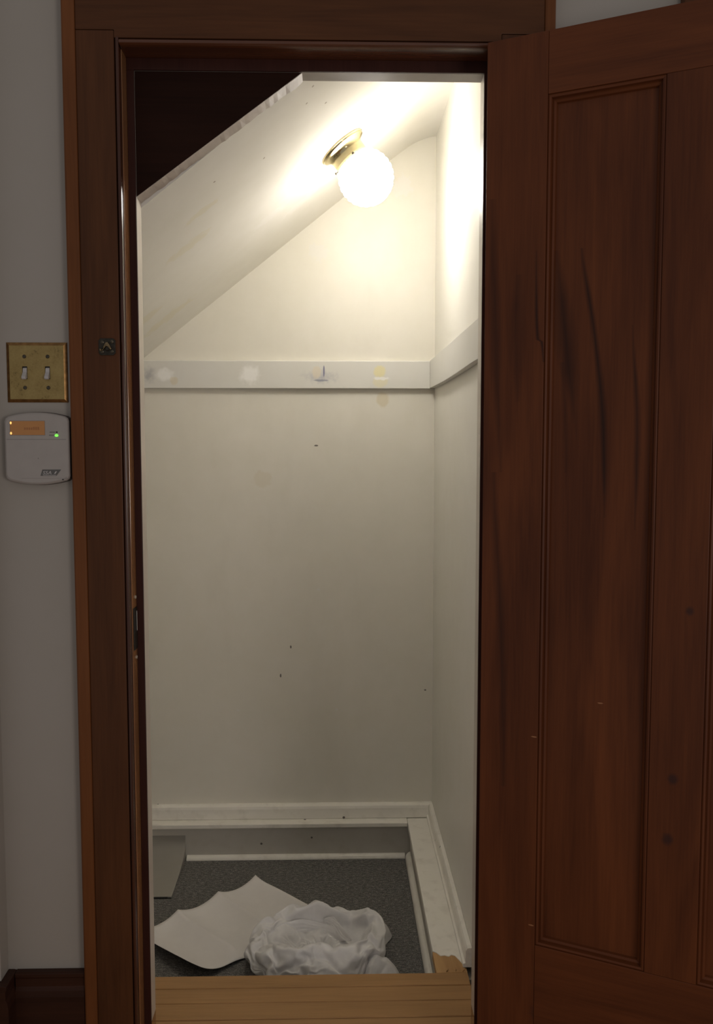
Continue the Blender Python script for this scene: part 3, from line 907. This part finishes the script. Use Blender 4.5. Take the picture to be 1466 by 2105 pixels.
# ---------------------------------------------------------------- crumpled plastic bag
bm = bmesh.new()
BC = Vector((-0.053, 0.545, CZ))
def ridge(x):
    f = x - math.floor(x)
    return 1 - abs(2 * f - 1)
def nz(x, y, z=0.0, s=1.0):
    return noise.noise(Vector((x * s, y * s, z)))
RF = random.Random(21)
CREASE = [(RF.uniform(0, 2 * PI), RF.uniform(0.7, 1.5), RF.uniform(0, 1), RF.uniform(0.6, 1.0)) for _ in range(7)]
def crumple(x, y, sc):
    """sharp straight creases crossing at many angles, as in crushed film"""
    v = 0
    wx, wy = noise.noise(Vector((x * 9, y * 9, 4.0))) * 0.012, noise.noise(Vector((x * 9, y * 9, 9.0))) * 0.012
    for k, (a, f, p, w) in enumerate(CREASE):
        m = 0.5 + 0.5 * noise.noise(Vector((x * 11 + k * 7, y * 11, k * 3.1)))
        v += w * m * (ridge(((x + wx) * math.cos(a) + (y + wy) * math.sin(a)) * f * sc + p) - 0.5)
    return v / 2.2
def lerp_ring(tab, a):
    """tab of (deg, value), smooth periodic interpolation"""
    a = math.degrees(a) % 360
    for (a0, v0), (a1, v1) in zip(tab, tab[1:] + [(tab[0][0] + 360, tab[0][1])]):
        if a0 <= a <= a1:
            t = (a - a0) / (a1 - a0)
            t = t * t * (3 - 2 * t)
            return v0 + (v1 - v0) * t
    return tab[-1][1]
OUT = [(0, .152), (30, .155), (60, .155), (95, .150), (125, .146), (150, .160), (180, .180), (215, .186), (250, .182), (290, .178), (330, .166)]
CRH = [(0, .088), (30, .098), (50, .072), (75, .082), (95, .092), (120, .078), (140, .056), (155, .072), (180, .066), (215, .062), (250, .054), (290, .062), (330, .080)]
NA, NR = 130, 52
def bag_start(i, j):
    a = 2 * PI * i / NA
    v = j / (NR - 1)                       # 0 crater centre .. 1 foot of the outer side
    ro, hc = lerp_ring(OUT, a), lerp_ring(CRH, a)
    if v < 0.42:                           # inside, sinking to the hole
        k = v / 0.42
        r = ro * (0.06 + 0.60 * k)
        h = 0.008 + (hc - 0.008) * k ** 2.1
    elif v < 0.66:                         # rolled crest
        k = (v - 0.42) / 0.24
        r = ro * (0.66 + 0.27 * math.sin(k * PI / 2))
        h = hc * (1 - 0.10 * (1 - math.cos(k * PI / 2)) + 0.06 * math.sin(k * PI)) - 0.018 * k * k
    else:                                  # bulging outer side
        k = (v - 0.66) / 0.34
        r = ro * (0.93 + 0.11 * math.sin(k * PI * 0.9) - 0.08 * k)
        h = (hc * 0.90 - 0.018) * (1 - k) + 0.004 * k
    sw = a + 1.5 * (1 - v)                 # long folds swirl round the hole
    f1 = ridge(sw / (2 * PI) * 5 + nz(math.cos(sw) * 1.3 + 9, math.sin(sw) * 1.3, v) * 0.9 + v * 0.8)
    n1 = nz(math.cos(a) * r * 30 + 9, math.sin(a) * r * 30, h * 30)
    d = 0.010 * (f1 - 0.5) * min(1, 0.25 + v * 2) * min(1, (1 - v) * 7) + 0.003 * n1
    r += d * 0.3
    return (math.cos(a) * r, math.sin(a) * r, max(0.004, h + d))
def settle(start, frames=30):
    """let the film buckle: the sheet is longer than the heap it lies in, so it creases like crushed plastic"""
    b2 = bmesh.new()
    q = grid(b2, start, NA, NR, wrap=True)
    b2.faces.new([q[i][0] for i in range(NA)])
    bmesh.ops.recalc_face_normals(b2, faces=b2.faces[:])
    me = bpy.data.meshes.new('film')
    b2.to_mesh(me)
    b2.free()
    film = bpy.data.objects.new('film', me)
    gm = bpy.data.meshes.new('film_ground')
    gm.from_pydata([(-1, -1, 0), (1, -1, 0), (1, 1, 0), (-1, 1, 0)], [], [(0, 1, 2, 3)])
    ground = bpy.data.objects.new('film_ground', gm)
    COL.objects.link(film)
    COL.objects.link(ground)
    hold = film.vertex_groups.new(name='hold')
    hold.add([i * NR + NR - 1 for i in range(NA)], 1.0, 'REPLACE')
    hold.add([i * NR + j for i in range(NA) for j in range(5)], 0.9, 'REPLACE')
    c = film.modifiers.new('cloth', 'CLOTH')
    k = c.settings
    k.quality = 7
    k.mass = 0.0001
    k.tension_stiffness = k.compression_stiffness = 6
    k.shear_stiffness = 3.6
    k.bending_stiffness = 0.02
    k.tension_damping = k.compression_damping = k.shear_damping = 2
    k.bending_damping = 0.5
    k.air_damping = 2.0
    k.vertex_group_mass = 'hold'
    k.pin_stiffness = 0.6
    k.shrink_min = -0.24
    cs = c.collision_settings
    cs.use_self_collision = True
    cs.self_distance_min = 0.0015
    cs.distance_min = 0.002
    cs.collision_quality = 2
    cs.self_friction = 8
    ground.modifiers.new('collision', 'COLLISION')
    ground.collision.thickness_outer = 0.002
    ground.collision.cloth_friction = 30
    c.point_cache.frame_start = 1
    c.point_cache.frame_end = frames
    for f in range(1, frames + 1):
        S.frame_set(f)
    ev = film.evaluated_get(bpy.context.evaluated_depsgraph_get())
    pts = [tuple(v.co) for v in ev.data.vertices]
    for o in (film, ground):
        d = o.data
        bpy.data.objects.remove(o)
        bpy.data.meshes.remove(d)
    S.frame_set(1)
    return pts
FILM = settle(bag_start)
def bagp(i, j):
    x, y, z = FILM[i * NR + j]
    return (BC.x + x * 1.06, BC.y + y * 1.04, CZ + max(0.0036, z * 1.24))
g = grid(bm, bagp, NA, NR, wrap=True)
bm.faces.new([g[i][0] for i in range(NA)])
# loose folded strips of film: spine points (x, y, height), width, crest
def ribbon(pts, wid, crest, seed, tw=0.0):
    n, m = 96, 27
    P = [Vector(p) for p in pts]
    def at(t):
        t = t * (len(P) - 1)
        i = min(len(P) - 2, int(t))
        f = t - i
        p0, p1, p2, p3 = P[max(0, i - 1)], P[i], P[i + 1], P[min(len(P) - 1, i + 2)]
        return 0.5 * ((2 * p1) + (p2 - p0) * f + (2 * p0 - 5 * p1 + 4 * p2 - p3) * f * f + (3 * p1 - p0 - 3 * p2 + p3) * f ** 3)
    def f(i, j):
        t, s = i / (n - 1), j / (m - 1) * 2 - 1
        p = at(t)
        d = at(min(1, t + .02)) - at(max(0, t - .02))
        side = Vector((d.y, -d.x, 0)).normalized()
        e = min(1, 0.25 + 3.2 * min(t, 1 - t))
        k = 1 - abs(s) ** 1.1
        q = p + side * (wid * e * s)
        nn = 0.5 - abs(noise.noise(Vector((q.x * 24 + seed, q.y * 24, s * 1.3))))
        nn2 = 0.5 - abs(noise.noise(Vector((t * 3 + seed, s * 3.5, seed))))
        z = p.z * 0.84 - crest * e * (1 - k) + 0.009 * crumple(t * 0.18 + seed, s * wid, 26) + 0.008 * (nn2 - .2) + tw * s * e
        return (BC.x + q.x, BC.y + q.y, CZ + max(0.006, z))
    grid(bm, f, n, m)
ribbon([(-.120, .055, .066), (-.075, .088, .066), (-.015, .092, .064), (.040, .070, .058), (.078, .030, .046)], .012, .030, 1)
ribbon([(.020, .100, .066), (.045, .086, .080), (.066, .050, .072), (.092, .010, .056)], .010, .024, 13)
# the handle flap lying on the carpet to the right
def flap(i, j):
    t, s = i / 109, j / 49
    a = -0.95 + 1.75 * t
    x = 0.108 + 0.100 * s + 0.018 * math.sin(t * 9) * s - 0.02 * s * t
    y = -0.150 + 0.280 * t - 0.02 * s * math.cos(t * 5)
    k = math.sin(PI * min(1, max(0, s))) ** 0.7
    e = min(1, 5 * min(t, 1 - t) + 0.15)
    h = (0.062 * k * e * (0.8 + 0.35 * math.sin(t * 7 + 1)) + 0.026 * crumple(x, y, 20) * k + 0.012 * crumple(x + 1, y, 48) * k)
    return (BC.x + x, BC.y + y, CZ + max(0.004, h))
grid(bm, flap, 110, 50)
bag = obj('plastic_bag', bm, 'bag', smooth=True)
sd = bag.modifiers.new('soften', 'SUBSURF')
sd.levels = sd.render_levels = 1
thing(bag, 'crumpled white plastic bag heaped on the carpet beside the floorboards', 'bag')
